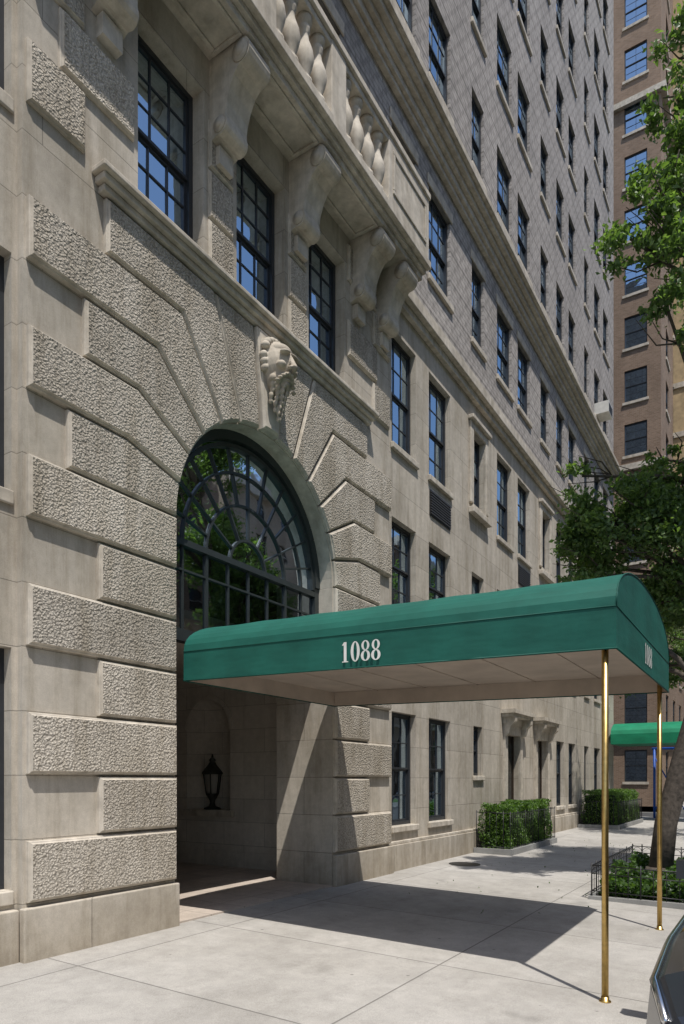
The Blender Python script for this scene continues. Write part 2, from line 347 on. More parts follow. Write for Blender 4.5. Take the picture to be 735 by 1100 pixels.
# trim: plinths, ledge, belt, cornice, sills
t=MB()
for a,b in ((3.57,AL),(ARr,10.45)):
    t.box(XP,XP+.08,a,b,-.1,.47,M_lime)
t.box(XW,XW+.09,10.45,YEND,-.1,.46,M_lime); t.box(XW,XW+.06,10.45,YEND,.46,.52,M_trim)
t.box(XW,XW+.09,-10,3.57,-.1,.46,M_lime)
t.box(XP,XP+.10,4.40,9.64,TOP+.003,7.42,M_trim); t.box(XP,XP+.15,4.36,9.68,7.423,7.49,M_trim); t.box(XP,XP+.20,4.32,9.72,7.493,7.55,M_trim)
for a,b in ((-10,3.45),(10.58,YEND)):
    t.box(XW,XW+.10,a,b,10.05,10.2,M_trim); t.box(XW,XW+.2,a,b,10.203,10.42,M_trim); t.box(XW,XW+.06,a,b,10.423,10.62,M_trim)
t.box(XW,XW+.10,-10,YEND,13.75,13.85,M_trim); t.box(XW,XW+.16,-10,YEND,13.853,14.0,M_trim); t.box(XW,XW+.34,-10,YEND,14.12,14.24,M_trim); t.box(XW,XW+.42,-10,YEND,14.243,14.38,M_trim); t.box(XW,XW+.24,-10,YEND,14.003,14.117,M_trim)
t.box(XW,XW+.12,-10,YEND,36.2,36.5,M_trim); t.box(XW,XW+.5,-10,YEND+.3,ZT-.6,ZT+.1,M_trim)
for o in low:
    t.box(XW+.001,XW+.06,o[0]-.05,o[1]+.05,o[2]-.11,o[2]-.002,M_trim)
    if o[4]=='f3' and o[5] in nar:
        a,b,c,d=o[:4]
        t.box(XW+.001,XW+.06,a-.17,a-.003,c,d+.17,M_trim); t.box(XW+.001,XW+.06,b+.003,b+.17,c,d+.17,M_trim); t.box(XW+.001,XW+.06,a-.003,b+.003,d+.003,d+.17,M_trim)
        t.box(XW+.001,XW+.13,a-.22,b+.22,d+.173,d+.26,M_trim); t.box(XW+.001,XW+.13,a-.2,b+.2,c-.24,c-.113,M_trim)
for o in left: t.box(XW+.001,XW+.03,o[0]-.03,o[1]+.01,o[2]-.13,o[2]-.002,M_trim)
for o in uops:
    t.box(XW+.001,XW+.06,o[0]-.08,o[1]+.08,o[2]-.12,o[2]-.002,M_trim)
    if o[4]==0: t.box(XW+.001,XW+.03,o[0]-.08,o[1]+.08,o[3]+.002,o[3]+.2,M_trim)
t.build('trim_and_cornices',B,bevel=.012)
# windows
wn=MB()
for o in pw: window(wn,PP,*o,.24,3,3,fw=.06,shade=0,mt=.010)
for o in low:
    nr=o[5] in nar; window(wn,PW,*o[:4],.18,2 if nr else 3,2,fw=.05)
for o in left: window(wn,PW,*o,.18,3,2)
for o in uops:
    window(wn,PW,*o[:4],.14,2 if (o[5]-4) in nar else 3,2,simple=True)
wn.build('windows',B)
g=MB()
for o in low:
    a,b,c,d,f,i=o
    if f=='f3' and i in (1,4):
        z1=c-.26; z0=z1-.5; g.box(XW+.002,XW+.02,a+.02,b-.02,z0,z1,M_iron)
        for k in range(9): zz_=z0+.03+k*.052; g.box(XW+.02,XW+.04,a+.04,b-.04,zz_,zz_+.022,M_grille)
for (p,q,z) in ((26.9,27.6,15.38),):
    g.box(XW-.2,XW+.50,p,q,z,z+.42,M_acw)
    for k in range(6): g.box(XW+.50,XW+.51,p+.04,q-.04,z+.05+k*.055,z+.075+k*.055,M_grille)
g.build('grilles_and_air_conditioner',B)
# service doors with hoods
d=MB()
for a,b,c,e in doors:
    d.box(XW-.22,XW-.16,a,b,c,e,M_wood)
    d.box(XW-.16,XW-.14,a+.14,b-.14,1.0,e-.2,M_carg)
    for q in (a,b-.08): d.box(XW-.16,XW-.12,q,q+.08,c,e,M_wood)
    d.box(XW+.001,XW+.06,a-.2,a-.003,0,e+.25,M_trim); d.box(XW+.001,XW+.06,b+.003,b+.2,0,e+.25,M_trim); d.box(XW+.001,XW+.06,a-.003,b+.003,e+.003,e+.25,M_trim)
    d.box(XW+.001,XW+.30,a-.32,b+.32,e+.42,e+.50,M_trim); d.box(XW+.001,XW+.36,a-.38,b+.38,e+.503,e+.60,M_trim); d.box(XW+.001,XW+.10,a-.24,b+.24,e+.253,e+.417,M_trim)
    for q in (a-.22,b+.06):
        d.prism([(0,e+.42),(.26,e+.42),(.25,e+.3),(.14,e+.2),(.09,e+.02),(0,e-.05)],lambda u,v,q=q:(XW+.062+u,q,v),lambda u,v,q=q:(XW+.062+u,q+.16,v),M_trim)
d.build('service_doors',B,fix=True)
# balcony
bl=MB()
YB0,YB1=3.45,10.58
bl.box(XW,XW+.66,YB0+.06,YB1-.06,10.053,10.15,M_trim); bl.box(XW,XW+.72,YB0+.03,YB1-.03,10.153,10.22,M_trim); bl.box(XW,XW+.80,YB0,YB1,10.223,10.34,M_trim)
for y0,y1 in ((4.85,5.95),(6.4,7.5),(7.95,9.1)):
    bl.box(XW+.18,XW+.60,y0,y0+.05,10.02,10.052,M_trim); bl.box(XW+.18,XW+.60,y1-.05,y1,10.02,10.052,M_trim)
    bl.box(XW+.18,XW+.23,y0+.05,y1-.05,10.02,10.052,M_trim); bl.box(XW+.55,XW+.60,y0+.05,y1-.05,10.02,10.052,M_trim)
XB=XW+.66
peds=[(3.5,4.45),(5.98,6.34),(7.52,7.88),(9.1,10.5)]
for a,b in peds:
    bl.box(XB-.13,XB+.13,a,b,10.34,11.34,M_trim)
    if b-a>.5:
        bl.box(XB+.13,XB+.15,a+.12,b-.12,10.52,10.58,M_trim); bl.box(XB+.13,XB+.15,a+.12,b-.12,11.12,11.18,M_trim)
        bl.box(XB+.13,XB+.15,a+.12,a+.18,10.58,11.12,M_trim); bl.box(XB+.13,XB+.15,b-.18,b-.12,10.58,11.12,M_trim)
for a,b in ((4.45,5.98),(6.34,7.52),(7.88,9.1)):
    bl.box(XB-.11,XB+.11,a,b,10.34,10.40,M_trim); bl.box(XB-.12,XB+.12,a,b,11.24,11.335,M_trim)
bl.box(XB-.15,XB+.16,3.47,10.53,11.343,11.44,M_trim)
for y in (3.6,10.4):
    bl.box(XW+.002,XB-.13,y-.1,y+.1,10.34,11.335,M_trim)
bl.build('balcony',B,bevel=.015)
bs=MB()
bprof=[(.10,0),(.10,.05),(.06,.08),(.065,.12),(.10,.22),(.125,.33),(.105,.44),(.06,.56),(.05,.64),(.075,.68),(.075,.72),(.06,.75),(.10,.78),(.10,.84)]
for a,b in ((4.45,5.98),(6.34,7.52),(7.88,9.1)):
    n=5 if b-a>1.4 else 4
    for k in range(n): bs.lathe((XB,a+(b-a)*(k+.5)/n,10.40),bprof,M_trim,16)
bs.build('balusters',B)
cs=MB()
def cpt():
    pts=[(0,10.05),(.64,10.05)]
    c=(.50,9.91); r=.14
    for i in range(9): t=math.radians(80-i*22); pts.append((c[0]+r*math.cos(t),c[1]+r*math.sin(t)))
    pts+=[(.40,9.70),(.33,9.58),(.28,9.45),(.26,9.33)]
    c=(.17,9.22); r=.11
    for i in range(7): t=math.radians(30-i*25); pts.append((c[0]+r*math.cos(t),c[1]+r*math.sin(t)))
    pts.append((0,9.08)); return pts
cp=cpt()
for yc,wd in ((3.78,.36),(4.5,.36),(6.16,.38),(7.72,.38),(9.32,.36),(10.12,.36)):
    cs.prism(cp,lambda u,v:(XP+u*.95,yc-wd/2,v),lambda u,v:(XP+u*.95,yc+wd/2,v),M_trim)
    for (cu,cv,r) in ((.50,9.90,.115),(.17,9.22,.085)):
        for s_ in (-1,1):
            for rr,ww in ((r,.02),(r*.55,.035)):
                cs.tube([(XP+cu*.95,yc+s_*wd/2,cv),(XP+cu*.95,yc+s_*(wd/2+ww),cv)],rr,M_trim,18)
    cs.box(XP,XP+.10,yc-.12,yc+.12,8.86,9.07,M_trim)
cs.build('console_brackets',B,fix=True)
# fanlight
f=MB(); XF=XP-.30
M_fan=plain('fanlight_metal',(.035,.042,.042),.45)
def bar(pts,wd=.035,dp=.05,x=XF):
    for (a,b) in zip(pts,pts[1:]):
        a=Vector(a);b=Vector(b); dd=(b-a).normalized(); nn=Vector((-dd.y,dd.x))*wd/2
        q=[a-nn,b-nn,b+nn,a+nn]; f.prism([(p.x,p.y) for p in q],lambda u,v:(x-dp/2,u,v),lambda u,v:(x+dp/2,u,v),M_fan)
def arcs(r,a0=0,a1=180,n=28): return [(AY-r*math.cos(math.radians(a0+(a1-a0)*i/n)),AZ-.1+r*math.sin(math.radians(a0+(a1-a0)*i/n))) for i in range(n+1)]
bar([(a,b+.1) for a,b in arcs(1.55)],.12,.16); bar([(a,b+.06) for a,b in arcs(1.47)],.05,.10)
bar(arcs(.36),.032); bar(arcs(.80),.028,.052); bar(arcs(1.2),.028,.052)
for k in range(1,12):
    t=15*k; r0=.36 if k%2==0 else .80
    a=(AY-r0*math.cos(math.radians(t)),AZ-.1+r0*math.sin(math.radians(t))); b=(AY-1.50*math.cos(math.radians(t)),AZ-.1+1.50*math.sin(math.radians(t)))
    bar([a,b],.024,.048)
bar([(AL,AZ-.1),(ARr,AZ-.1)],.075,.1); bar([(AL,3.30),(ARr,3.30)],.14,.12); bar([(AL+.05,3.3),(AL+.05,AZ)],.1,.11); bar([(ARr-.05,3.3),(ARr-.05,AZ)],.1,.11)
for k in range(1,8): y=AL+k*(2*AR)/8; bar([(y,3.37),(y,AZ-.14)],.04 if k in(2,6) else .024,.06 if k in (2,6) else .046)
bar([(AL+.1,AZ-.42),(ARr-.1,AZ-.42)],.024,.05)
f.face([(XF,AL,3.3),(XF,ARr,3.3),(XF,ARr,AZ-.1),(XF,AL,AZ-.1)],M_glassg)
f.face([(XF-.001,y,z+.0) for y,z in arcs(1.6)],M_glassg)
f.build('arched_fanlight',B,fix=False)
# vestibule
v=MB(); YV0,YV1=4.55,9.5; XV0=XP-DI; XVB=-10.6; HC=3.55
v.box(XVB,XP-.38,YV0-.3,YV1+.3,HC,HC+.1,M_vest)
v.face([(XV0,AL,0),(XV0,AL,HC),(XV0,YV0,HC),(XV0,YV0,0)],M_vest); v.face([(XV0,ARr,0),(XV0,YV1,0),(XV0,YV1,HC),(XV0,ARr,HC)],M_vest)
v.face([(XV0,YV0,0),(XVB,YV0,0),(XVB,YV0,HC),(XV0,YV0,HC)],M_vest)
v.face([(XVB,YV0,0),(XVB,YV1,0),(XVB,YV1,HC),(XVB,YV0,HC)],M_vest)
v.box(XVB+.001,XVB+.1,6.1,7.9,0,2.6,M_wood); v.box(XVB+.1,XVB+.11,6.25,6.95,.4,2.4,M_carg); v.box(XVB+.1,XVB+.11,7.05,7.75,.4,2.4,M_carg)
v.box(XVB,XP-.0,YV0-.3,YV1+.3,-.1,.02,M_vfloor)
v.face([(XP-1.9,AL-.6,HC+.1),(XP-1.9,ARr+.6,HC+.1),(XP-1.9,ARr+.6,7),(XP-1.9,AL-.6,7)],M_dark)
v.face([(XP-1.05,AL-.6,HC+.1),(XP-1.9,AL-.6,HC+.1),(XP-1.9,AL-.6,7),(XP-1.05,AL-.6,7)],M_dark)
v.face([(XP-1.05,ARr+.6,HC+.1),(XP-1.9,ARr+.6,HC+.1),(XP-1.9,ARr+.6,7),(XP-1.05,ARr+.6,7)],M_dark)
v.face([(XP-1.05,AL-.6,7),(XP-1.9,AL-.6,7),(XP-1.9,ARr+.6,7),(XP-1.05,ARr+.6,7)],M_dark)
PV=PYm(YV1); nu0,nu1=-9.5,-8.4; nc=(nu0+nu1)/2; nr=(nu1-nu0)/2; ns_=2.55; nb=1.05
wall(v,PV,XVB,XV0,0,HC,[(nu0,nu1,nb,ns_+nr)],.3,M_vest,norev=(0,))
n=20
def na(i): t=math.pi*i/n; return nc-nr*math.cos(t),ns_+nr*math.sin(t)
for i in range(n):
    a=na(i); b=na(i+1)
    v.face([PV(a[0],a[1],0),PV(b[0],b[1],0),PV(b[0],ns_+nr,0),PV(a[0],ns_+nr,0)],M_vest)
    ca,cb=[(nc-nr*math.cos(math.pi*q/n),-nr*.8*math.sin(math.pi*q/n)) for q in (i,i+1)]
    v.face([PV(ca[0],nb,ca[1]),PV(cb[0],nb,cb[1]),PV(cb[0],ns_,cb[1]),PV(ca[0],ns_,ca[1])],M_vest,True)
    for j in range(8):
        def sp(q,h): 
            e=math.pi/2*h/8; return PV(nc-nr*math.cos(math.pi*q/n)*math.cos(e),ns_+nr*math.sin(e),-nr*.8*math.sin(math.pi*q/n)*math.cos(e))
        v.face([sp(i,j),sp(i+1,j),sp(i+1,j+1),sp(i,j+1)],M_vest,True)
    a2=(nc+(a[0]-nc)*1.16,ns_+(a[1]-ns_)*1.16); b2=(nc+(b[0]-nc)*1.16,ns_+(b[1]-ns_)*1.16)
    v.prism([a,b,b2,a2],lambda x_,z_:(x_,YV1-.001,z_),lambda x_,z_:(x_,YV1-.035,z_),M_vest)
v.face([PV(nu0,nb,0),PV(nu1,nb,0),PV(nu1,nb,-nr),PV(nu0,nb,-nr)],M_trim)
v.box(nu0-.1,nu1+.1,YV1-.09,YV1-.002,nb-.12,nb-.002,M_trim)
v.box(XVB,XV0-.002,YV1-.03,YV1-.002,.02,.3,M_vest)
v.build('vestibule',B)
L=MB(); lc=(nc,YV1+.12,nb)
L.lathe(lc,[(.16,0),(.16,.03),(.07,.06),(.045,.12),(.06,.18),(.11,.26),(.13,.30)],M_bronze,14)
for k in range(6):
    t=math.pi*k/3; L.tube([(lc[0]+.12*math.cos(t),lc[1]+.12*math.sin(t),nb+.3),(lc[0]+.17*math.cos(t),lc[1]+.17*math.sin(t),nb+.66)],.012,M_bronze,6)
L.lathe(lc,[(.11,.30),(.155,.66)],M_shade,6)
L.lathe(lc,[(.20,.66),(.20,.69),(.15,.76),(.08,.84),(.05,.90),(.07,.93),(.02,.98),(.012,1.04)],M_bronze,12)
L.build('niche_lantern',B)
# carved mask on the keystone: a bearded face
bm=bmesh.new()
def blob(x,y,z,sx,sy,sz,ry=0,rx=0):
    mt=Matrix.Translation((x,y,z))@Matrix.Rotation(rx,4,'X')@Matrix.Rotation(ry,4,'Y')@Matrix.Diagonal((sx,sy,sz,1))
    bmesh.ops.create_icosphere(bm,subdivisions=3,radius=1,matrix=mt)
blob(.03,0,.06,.170,.150,.24)            # skull
blob(.085,0,.175,.10,.120,.085)          # forehead
blob(.05,0,-.10,.125,.120,.13)           # jaw
for s_ in (-1,1):
    blob(.185,s_*.066,.125,.040,.066,.020,rx=-s_*.30)     # heavy brow
    blob(.148,s_*.066,.072,.026,.032,.018)                # eyeball set in a deep socket
    blob(.158,s_*.090,-.012,.046,.044,.040)               # cheek
    blob(.222,s_*.030,-.030,.026,.021,.019)               # nostril
    for k in range(5): blob(.190-.013*k,s_*(.020+.027*k),-.082-.010*k-.004*k*k,.026,.024,.017)   # moustache
    for j,(yy,n_,x_) in enumerate(((.024,7,.130),(.070,6,.110),(.110,5,.075))):    # beard locks
        for k in range(n_): blob(x_-.012*k,s_*(yy*(1-.07*k)+.007*math.sin(k*1.7+j)),-.19+.03*j-.052*k,.032-.002*k,.022-.0015*k,.036)
    for k in range(5):
        a_=.25+k*.30; blob(.015,s_*.155*math.cos(a_),.17+.135*math.sin(a_),.050,.040,.040)       # hair curls
    for k in range(3): blob(.0,s_*(.160-.008*k),.11-.065*k,.045,.030,.040)                       # side hair
for k in range(7): blob(.185+.010*k,0,.105-.021*k,.028,.017+.0026*k,.020)    # nose ridge
blob(.245,0,-.028,.026,.024,.023); blob(.160,0,-.135,.030,.042,.014); blob(.148,0,-.172,.032,.036,.026)
me=bpy.data.meshes.new('carved_mask'); bm.to_mesh(me); bm.free(); me.materials.append(M_trim)
mk=bpy.data.objects.new('carved_mask',me); S.collection.objects.link(mk); mk.location=(XP+.14,AY,6.86); mk.scale=(1.35,1.38,1.22); mk.parent=B
r=mk.modifiers.new('r','REMESH'); r.mode='VOXEL'; r.voxel_size=.006; r.use_smooth_shade=True
# ---------------------------------------------------------------- canopy
C=empty('entrance_canopy')
c=MB(); x0,x1=-5.525,-1.0; y0,y1=5.48,8.56; yc=(y0+y1)/2; hw=(y1-y0)/2; FH=.32; RH=.47
def zb(x): return 2.70-.10*(x+5.5)/4.5
NS=48; NP=26
def prof(i):
    t=math.pi*i/NP; return yc-hw*math.copysign(abs(math.cos(t))**.92,math.cos(t)),FH+RH*max(0.,math.sin(t))**.85
for s_ in range(NS):
    xa=x0+(x1-x0)*s_/NS; xb=x0+(x1-x0)*(s_+1)/NS
    def pt(x,i,s):
        y,z=prof(i); ph=(s/NS*6)%1; sag=.010*math.sin(math.pi*ph)*math.sin(math.pi*i/NP); return (x,y,zb(x)+z-sag)
    for i in range(NP): c.idx([pt(xa,i,s_),pt(xb,i,s_+1),pt(xb,i+1,s_+1),pt(xa,i+1,s_)],[(0,1,2,3)],M_green,True)
    for y in (y0,y1):
        wv=.005*math.sin(xa*9)+.004*math.sin(xa*3.7); wv2=.005*math.sin(xb*9)+.004*math.sin(xb*3.7)
        c.face([(xa,y+wv,zb(xa)),(xb,y+wv2,zb(xb)),(xb,y,zb(xb)+FH),(xa,y,zb(xa)+FH)],M_green,True)
for x in (x0,x1):
    c.face([(x,y0,zb(x)),(x,y1,zb(x)),(x,y1,zb(x)+FH)]+[(x,prof(i)[0],zb(x)+prof(i)[1]) for i in range(NP-1,0,-1)]+[(x,y0,zb(x)+FH)],M_green)
o=c.build('canvas_cover',C)
l=MB()
for y,s_ in ((y0,1),(y1,-1)):
    l.face([(x0+.01,y+s_*.014,zb(x0)+.004),(x1-.01,y+s_*.014,zb(x1)+.004),(x1-.01,y+s_*.014,zb(x1)+.26),(x0+.01,y+s_*.014,zb(x0)+.26)],M_lining)
for x,s_ in ((x0,1),(x1,-1)):
    l.face([(x+s_*.012,y0+.014,zb(x)+.004),(x+s_*.012,y1-.014,zb(x)+.004),(x+s_*.012,y1-.014,zb(x)+.26),(x+s_*.012,y0+.014,zb(x)+.26)],M_lining)
l.face([(x0+.01,y0+.01,zb(x0)+.2),(x1-.01,y0+.01,zb(x1)+.2),(x1-.01,y1-.01,zb(x1)+.2),(x0+.01,y1-.01,zb(x0)+.2)],M_lining)
for k in range(1,6):   # seams where the lining is laced to the frame
    x=x0+(x1-x0)*k/6; l.tube([(x,y0+.02,zb(x)+.197),(x,y1-.02,zb(x)+.197)],.006,M_lining,6)
l.build('lining',C)
p=MB()
for y in (y0,y1):
    p.tube([(x0,y,zb(x0)+FH),(x1,y,zb(x1)+FH)],.006,M_piping,6); p.tube([(x0,y,zb(x0)),(x1,y,zb(x1))],.008,M_piping,6)
for x in (x0,x1): p.tube([(x,y0,zb(x)),(x,y1,zb(x))],.008,M_piping,6)
p.tube([(x1,y0,zb(x1)+FH)]+[(x1,prof(i)[0],zb(x1)+prof(i)[1]) for i in range(1,NP)]+[(x1,y1,zb(x1)+FH)],.006,M_piping,6)
p.tube([(x1,y0,zb(x1)+FH),(x1,y1,zb(x1)+FH)],.005,M_piping,6)
p.build('piping',C)
q=MB()
def gz(x): return -.0225*(x+5.6)
for y in (5.525,8.515):
    x=-1.09; q.tube([(x,y,gz(x)),(x,y,zb(x)+.19)],.026,M_brass,16); q.lathe((x,y,gz(x)),[(.045,0),(.045,.008),(.032,.014),(.030,.04)],M_brass,16)
q.build('brass_poles',C)
def numerals(P,size,name):
    nm=MB(); H=size
    def ring(cu,cv,a,b,ai,bi,w):
        n=28
        for i in range(n):
            t0=2*math.pi*i/n; t1=2*math.pi*(i+1)/n
            nm.face([P(cu+a*math.cos(t0),cv+b*math.sin(t0),w),P(cu+a*math.cos(t1),cv+b*math.sin(t1),w),P(cu+ai*math.cos(t1),cv+bi*math.sin(t1),w),P(cu+ai*math.cos(t0),cv+bi*math.sin(t0),w)],M_white)
    def rect(a,b,c_,d_,w=.004): nm.face([P(a,c_,w),P(b,c_,w),P(b,d_,w),P(a,d_,w)],M_white)
    pit=.58*H; u=-1.5*pit
    rect(u-.08*H,u+.08*H,.04*H,H); rect(u-.18*H,u+.18*H,0,.045*H,.0045); nm.face([P(u-.19*H,.84*H,.0045),P(u-.075*H,.84*H,.0045),P(u-.05*H,H,.0045),P(u-.075*H,H*.98,.0045)],M_white)
    u+=pit; ring(u,.5*H,.26*H,.5*H,.10*H,.455*H,.004)
    for k in range(2):
        u+=pit; ring(u,.26*H,.26*H,.265*H,.105*H,.215*H,.004); ring(u,.755*H,.225*H,.245*H,.095*H,.20*H,.0047)
    return nm.build(name,C)
numerals(lambda u,v,w:(-3.24+u,y0-.013-w,zb(-3.24)+.055+v-.0222*u),.19,'numerals_side')
numerals(lambda u,v,w:(x1+w+.002,yc+u,zb(x1)+.08+v),.19,'numerals_front')
# ---------------------------------------------------------------- ground
G=MB(); G.face([(-400,-400,-.34),(400,-400,-.34),(400,600,-.34),(-400,600,-.34)],M_ground); G.build('ground')
XC=-.54
R=MB(); R.box(-.42,9,-60,260,-.36,-.26,M_asph); R.box(13,22,-60,260,-.36,-.26,M_asph); R.box(-60,-.42,34.5,42.5,-.36,-.262,M_asph)
for y in range(-20,200,6): R.box(4.2,4.32,y,y+3,-.26,-.256,M_paint); R.box(17.5,17.62,y,y+3,-.26,-.256,M_paint)
for k in range(9): R.box(-5.2+k*.6,-4.9+k*.6,35.2,37.4,-.262,-.257,M_paint)
R.build('road')
def walk(name,y0,y1,xl=-5.6):
    W=MB(); nx=6; 
    xs=[XC+(xl-XC)*i/nx for i in range(nx+1)]
    for a,b in zip(xs,xs[1:]): W.face([(b,y0,gz(b)),(a,y0,gz(a)),(a,y1,gz(a)),(b,y1,gz(b))],M_walk)
    W.face([(xl,y0,gz(xl)),(XC,y0,gz(XC)),(XC,y0,-.34),(xl,y0,-.34)],M_curb); W.face([(xl,y1,gz(xl)),(XC,y1,gz(XC)),(XC,y1,-.34),(xl,y1,-.34)],M_curb)
    W.box(XC,XC+.14,y0,y1,-.36,gz(XC)+.002,M_curb)
    W.build(name)
walk('sidewalk',-15,33.0); walk('sidewalk',44,160)
W=MB(); W.box(22,27,-60,200,-.36,-.12,M_walk); W.build('sidewalk')
Md=MB(); Md.box(9,13,-60,32,-.36,-.1,M_curb); Md.box(9.2,12.8,-60,31.8,-.1,-.06,M_grass); Md.box(9,13,44,200,-.36,-.1,M_curb); Md.box(9.2,12.8,44.2,200,-.1,-.06,M_grass); Md.build('planted_median')
disc=MB(); xx,yy=-5.0,12.35; disc.prism([(xx+.3*math.cos(t*math.pi/12),yy+.3*math.sin(t*math.pi/12)) for t in range(24)],lambda u,v:(u,v,gz(u)+.004),lambda u,v:(u,v,gz(u)+.008),M_iron); disc.build('dark_disc',fix=True)  # flat round dark patch lying just above the sidewalk
# ---------------------------------------------------------------- foliage
def leaves(name,cen,sizes,mat,parent=None,up=0.3,asp=.55):
    n=len(cen); a=rng.normal(size=(n,3)); a/=np.linalg.norm(a,axis=1)[:,None]
    nn=rng.normal(size=(n,3)); nn[:,2]=np.abs(nn[:,2])+up; b=np.cross(nn,a); b/=np.linalg.norm(b,axis=1)[:,None]+1e-9
    nn=np.cross(a,b); L=sizes[:,None]
    base=cen-a*L*.5; tip=cen+a*L*.5-nn*L*.12; l_=cen-a*L*.05+b*L*asp*.5+nn*L*.1; r_=cen-a*L*.05-b*L*asp*.5+nn*L*.1
    V=np.stack([base,r_,tip,l_],1).reshape(-1,3); i=np.arange(n)*4
    F=np.concatenate([np.stack([i,i+1,i+2],1),np.stack([i,i+2,i+3],1)])
    me=bpy.data.meshes.new(name); me.vertices.add(len(V)); me.vertices.foreach_set('co',V.ravel()); me.loops.add(F.size); me.loops.foreach_set('vertex_index',F.ravel().astype(np.int32))
    me.polygons.add(len(F)); me.polygons.foreach_set('loop_start',np.arange(len(F),dtype=np.int32)*3); me.update(calc_edges=True); me.validate()
    me.materials.append(mat); o=bpy.data.objects.new(name,me); S.collection.objects.link(o)
    if parent: o.parent=parent
    return o
def W2(lat,d,z): return (-.533*d+.846*lat,.846*d+.533*lat,z)
def lobes_to_pts(lobes,dens):
    out=[];sz=[]
    for (x,y,z,r) in lobes:
        k=max(4,int(9*r/.5)); sub=rng.normal(size=(k,3)); sub/=np.linalg.norm(sub,axis=1)[:,None]; sub*=r*rng.uniform(.3,1.05,size=(k,1)); sub[:,2]*=.75
        for s_ in sub:
            rr=r*rng.uniform(.18,.42); m=int(dens*rr*rr*10)
            p=rng.normal(size=(m,3))*rr*.55; p[:,2]*=.7; out.append(p+np.array([x,y,z])+s_); sz.append(rng.uniform(.06,.12,size=m))
    return np.concatenate(out),np.concatenate(sz)
def tree(name,base,trunk,rad,lobes,dens,mat=None):
    T=empty(name); m=MB(); m.tube(trunk,rad,M_bark,14)
    m.lathe((base[0],base[1],base[2]-.05),[(rad[0]*1.5,0),(rad[0]*1.2,.12),(rad[0]*1.0,.35)],M_bark,14)
    for i,(x,y,z,r) in enumerate(lobes):
        tgt=Vector((x,y,z))
        cand=[Vector(t_) for t_ in trunk[2:]]; st=min(cand,key=lambda c_:(c_-tgt).length+ (2 if c_.z>z else 0))
        mid=st.lerp(tgt,.5)+Vector((random.uniform(-.2,.2),random.uniform(-.2,.2),.25)); e=tgt+Vector((random.uniform(-.2,.2),random.uniform(-.2,.2),r*.5))
        m.tube([st,st.lerp(mid,.5)+Vector((0,0,.1)),mid,tgt,e],[.055,.045,.032,.018,.006],M_bark,7)
        for k in range(4):
            q_=tgt+Vector((random.uniform(-1,1),random.uniform(-1,1),random.uniform(-.6,.8)))*r; m.tube([mid.lerp(tgt,.6),mid.lerp(q_,.7),q_],[.014,.01,.004],M_bark,5)
    m.build('trunk_and_limbs',T); c_,s_=lobes_to_pts(lobes,dens); leaves('foliage',c_,s_,mat or M_leaf,T)
la=[(4.0,11,5.9,.55),(4.2,11.5,5.2,.6),(3.75,11,4.9,.45),(4.6,11,6.25,.55),(4.9,10.6,5.4,.7),(5.4,11,6.1,.7),(4.4,11.8,4.3,.6),(5.2,11.5,4.5,.7),(4.95,12,3.5,.5),(5.8,11,5.0,.8),(6.6,11.5,6,1.),(3.8,10.8,6.4,.35),(5.3,11.3,6.9,.4),
 (5.6,12,3.6,.5),(6.8,12,4.6,.9),(7.2,11,7.6,1.1),(6.3,10.2,7.0,.6),(4.3,11.2,5.7,.5),(3.7,11.2,5.5,.4),(4.9,11,5.9,.5),(4.1,10.6,5.4,.5),(4.6,10.4,5.9,.45)]
lu=[(4.5,9.2,10.8,.38),(4.35,9.0,9.5,.45),(3.8,9.0,8.72,.40),(4.3,9,8.7,.5),(4.3,9.1,7.95,.42),(4.0,8.9,9.1,.4),(4.8,9.3,9.0,.6),(5.2,9.6,9.9,.7),(5.5,9.5,8.2,.7),(5.0,9.5,11.2,.5),(4.6,9.2,10.2,.4),(4.7,9.2,11.7,.45),(4.6,9.0,7.4,.3),(6.5,10.5,9.5,1.1),(7.2,11.5,10.5,1.2)]
lob=[W2(a,b,z)+(r,) for a,b,z,r in la+lu]
tb=(-1.55,12.0,gz(-1.55))
trunk=[tb,W2(5.2,10.98,.9),W2(5.45,10.95,1.9),W2(5.75,10.9,3.0),W2(6.1,10.8,4.3),W2(6.3,10.7,6.0),W2(6.3,10.4,8.0),W2(6.2,10.2,10.0)]
tree('street_tree',tb,trunk,[.19,.17,.165,.16,.14,.12,.09,.05],lob,400)
for (bx,by,sc) in ((-1.2,22.5,1.0),(-1.3,33.0,1.0),(-1.2,50,1.1)):
    z0=gz(bx); tr=[(bx,by,z0),(bx+.1,by,1),(bx+.15,by+.1,2.2),(bx+.2,by,3.5),(bx+.2,by,5),(bx+.2,by,7)]
    lb=[]
    for k in range(16):
        an=random.uniform(0,6.28); ra=random.uniform(.6,2.5)*sc; lb.append((bx+.3+ra*math.cos(an),by+ra*math.sin(an),random.uniform(4.0,8.4),random.uniform(.7,1.1)))
    tree('street_tree',(bx,by,z0),tr,[.17,.16,.15,.14,.12,.06],lb,110)
for k in range(7):
    by=-5+k*14; tr=[(11,by,-.1),(11,by,1.2),(11,by,2.4),(11,by,4),(11,by,6)]
    lb=[(11+random.uniform(-1.6,1.6),by+random.uniform(-1.8,1.8),random.uniform(3.5,6.5),random.uniform(.8,1.1)) for _ in range(9)]
    tree('median_tree',(11,by,-.1),tr,[.15,.14,.13,.11,.05],lb,50,M_mleaf)
